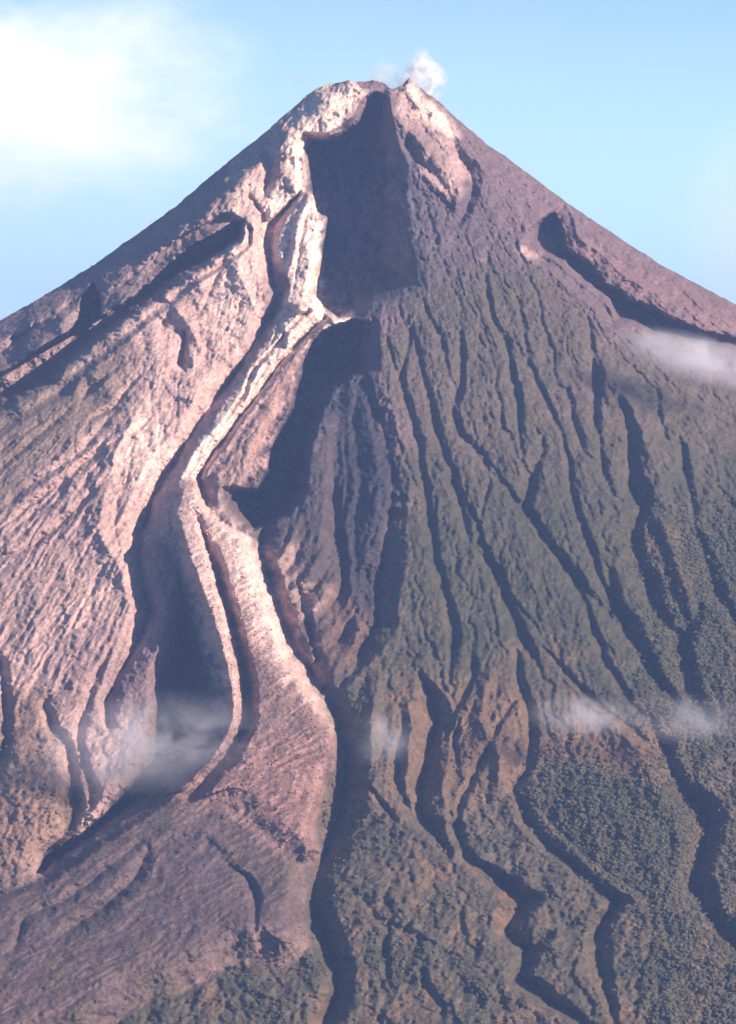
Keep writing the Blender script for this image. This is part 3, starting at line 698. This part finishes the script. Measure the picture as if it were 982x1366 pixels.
vapour('steam_plume', 562, 102, 60, 44, 48, 45, .34, (1, 1, 1), .04, 7, 'bright white steam plume rising from the right crater rim', 'steam', 'steam rising from the crater', rise=1, thr=.47, soft=.22)
vapour('steam_plume', 512, 103, 60, 34, 30, 40, .07, (1, 1, 1), .03, 8, 'thin faint steam wisp above the middle of the crater', 'steam', 'steam rising from the crater', rise=1, thr=.42, soft=.3)

# ------------------------------------------------------------------ air
def box(name, lo, hi):
    v = [(x, y, z) for x in (lo[0], hi[0]) for y in (lo[1], hi[1]) for z in (lo[2], hi[2])]
    f = [(0, 1, 3, 2), (4, 6, 7, 5), (0, 4, 5, 1), (2, 3, 7, 6), (0, 2, 6, 4), (1, 5, 7, 3)]
    me = bpy.data.meshes.new(name); me.from_pydata(v, [], f); me.update()
    o = bpy.data.objects.new(name, me); C.objects.link(o); return o
hz = box('haze', (xs[0] - 3000, ys[0] - 3000, float(VZ.min()) - 1), (xs[-1] + 3000, ys[-1] + 3000, 2640))
m = bpy.data.materials.new('air'); nt = nodes(m); out = nt.nodes.new('ShaderNodeOutputMaterial'); pv = nt.nodes.new('ShaderNodeVolumePrincipled')
HAZE_D = 2.1e-5
pv.inputs['Color'].default_value = (.34, .52, 1.0, 1); pv.inputs['Density'].default_value = HAZE_D; pv.inputs['Anisotropy'].default_value = 0.0
nt.links.new(pv.outputs[0], out.inputs['Volume']); hz.data.materials.append(m); tag(hz, None, None, None, 'stuff')

# ------------------------------------------------------------------ light
EL, AZ = R(26), R(60)     # azimuth measured from the viewing side towards +X
sd = np.array([math.sin(AZ) * math.cos(EL), -math.cos(AZ) * math.cos(EL), math.sin(EL)])
sun = bpy.data.lights.new('sun', 'SUN'); sun.energy = 5.0; sun.angle = R(.5); sun.color = (1, .85, .73)
so = bpy.data.objects.new('sun', sun); C.objects.link(so)
from mathutils import Vector
so.rotation_euler = Vector(-sd).to_track_quat('-Z', 'Y').to_euler()

w = bpy.data.worlds.new('World'); sc.world = w; w.use_nodes = True; nt = w.node_tree; nt.nodes.clear(); n = nt.nodes; l = nt.links
out = n.new('ShaderNodeOutputWorld'); bg = n.new('ShaderNodeBackground'); bg.inputs['Strength'].default_value = .075
sky = n.new('ShaderNodeTexSky'); sky.sky_type = 'NISHITA'; sky.sun_disc = False; sky.sun_elevation = EL
sky.sun_rotation = math.atan2(sd[0], sd[1]); sky.altitude = 1000; sky.air_density = 1.0; sky.dust_density = .3; sky.ozone_density = 3
tc = n.new('ShaderNodeTexCoord')
# look a little higher into the sky dome near the horizon: clear tropical air above the sea haze
sp = n.new('ShaderNodeSeparateXYZ'); l.new(tc.outputs['Generated'], sp.inputs[0])
mr = n.new('ShaderNodeMath'); mr.operation = 'MULTIPLY_ADD'; mr.inputs[1].default_value = 1.6; mr.inputs[2].default_value = .16; l.new(sp.outputs[2], mr.inputs[0])
cb = n.new('ShaderNodeCombineXYZ'); l.new(sp.outputs[0], cb.inputs[0]); l.new(sp.outputs[1], cb.inputs[1]); l.new(mr.outputs[0], cb.inputs[2])
nm = n.new('ShaderNodeVectorMath'); nm.operation = 'NORMALIZE'; l.new(cb.outputs[0], nm.inputs[0]); l.new(nm.outputs[0], sky.inputs['Vector'])
# thin bright cloud in the sky, by direction
def sky_dir(px_, py_):
    d = at(px_, py_, 0) - CAM; return d / np.linalg.norm(d)
def glow(px_, py_, sx, sy, prev, amt, colr, nscale, seedv):
    d = sky_dir(px_, py_)
    sub = n.new('ShaderNodeVectorMath'); sub.operation = 'SUBTRACT'; l.new(tc.outputs['Generated'], sub.inputs[0]); sub.inputs[1].default_value = tuple(d)
    mp = n.new('ShaderNodeVectorMath'); mp.operation = 'MULTIPLY'; l.new(sub.outputs[0], mp.inputs[0]); mp.inputs[1].default_value = (FPX / sx, 1.0, FPX / sy)
    nz = n.new('ShaderNodeTexNoise'); nz.inputs['Scale'].default_value = nscale; nz.inputs['Detail'].default_value = 7; nz.inputs['Roughness'].default_value = .6; nz.noise_dimensions = '4D'; nz.inputs['W'].default_value = seedv
    l.new(mp.outputs[0], nz.inputs['Vector'])
    ln = n.new('ShaderNodeVectorMath'); ln.operation = 'LENGTH'; l.new(mp.outputs[0], ln.inputs[0])
    ad = n.new('ShaderNodeMath'); ad.operation = 'MULTIPLY_ADD'; l.new(nz.outputs['Fac'], ad.inputs[0]); ad.inputs[1].default_value = -2.0; l.new(ln.outputs['Value'], ad.inputs[2])
    r = n.new('ShaderNodeMapRange'); r.interpolation_type = 'SMOOTHSTEP'; r.inputs[1].default_value = .8; r.inputs[2].default_value = -1.1; r.inputs[3].default_value = 0; r.inputs[4].default_value = amt
    l.new(ad.outputs[0], r.inputs[0])
    mx = n.new('ShaderNodeMix'); mx.data_type = 'RGBA'; l.new(r.outputs[0], mx.inputs[0]); l.new(prev, mx.inputs[6]); mx.inputs[7].default_value = (*colr, 1)
    return mx.outputs[2]
# pale band of bright air low over the horizon
bd = n.new('ShaderNodeMapRange'); bd.interpolation_type = 'SMOOTHSTEP'; bd.inputs[1].default_value = .16; bd.inputs[2].default_value = .03; bd.inputs[3].default_value = .0; bd.inputs[4].default_value = 1
l.new(sp.outputs[2], bd.inputs[0])
bm_ = n.new('ShaderNodeMix'); bm_.data_type = 'RGBA'; l.new(bd.outputs[0], bm_.inputs[0]); l.new(sky.outputs[0], bm_.inputs[6])
g2 = n.new('ShaderNodeMapRange'); g2.inputs[1].default_value = -.005; g2.inputs[2].default_value = .09; l.new(sp.outputs[2], g2.inputs[0])
gm = n.new('ShaderNodeMix'); gm.data_type = 'RGBA'; l.new(g2.outputs[0], gm.inputs[0]); BS = .56 / .075
gm.inputs[6].default_value = (.74 * BS, 1.04 * BS, 1.08 * BS, 1); gm.inputs[7].default_value = (.46 * BS, .78 * BS, 1.0 * BS, 1)
l.new(gm.outputs[2], bm_.inputs[7])
c_ = bm_.outputs[2]
BW = .52 / .075
c_ = glow(60, 330, 900, 330, c_, .7, (.62 * BW, .84 * BW, .92 * BW), .8, 1.0)
c_ = glow(40, 125, 200, 105, c_, 1.0, (1.3 * BW, 1.25 * BW, 1.3 * BW), 1.3, 2.0)
c_ = glow(985, 330, 60, 110, c_, .8, (.85 * BW, .98 * BW, .99 * BW), 1.6, 3.0)
l.new(c_, bg.inputs[0]); l.new(bg.outputs[0], out.inputs[0])

sc.view_settings.view_transform = 'Standard'; sc.view_settings.look = 'None'; sc.view_settings.gamma = 1; sc.view_settings.exposure = 1.08
sc.render.engine = 'CYCLES'
sc.cycles.volume_bounces = 6; sc.cycles.max_bounces = 10
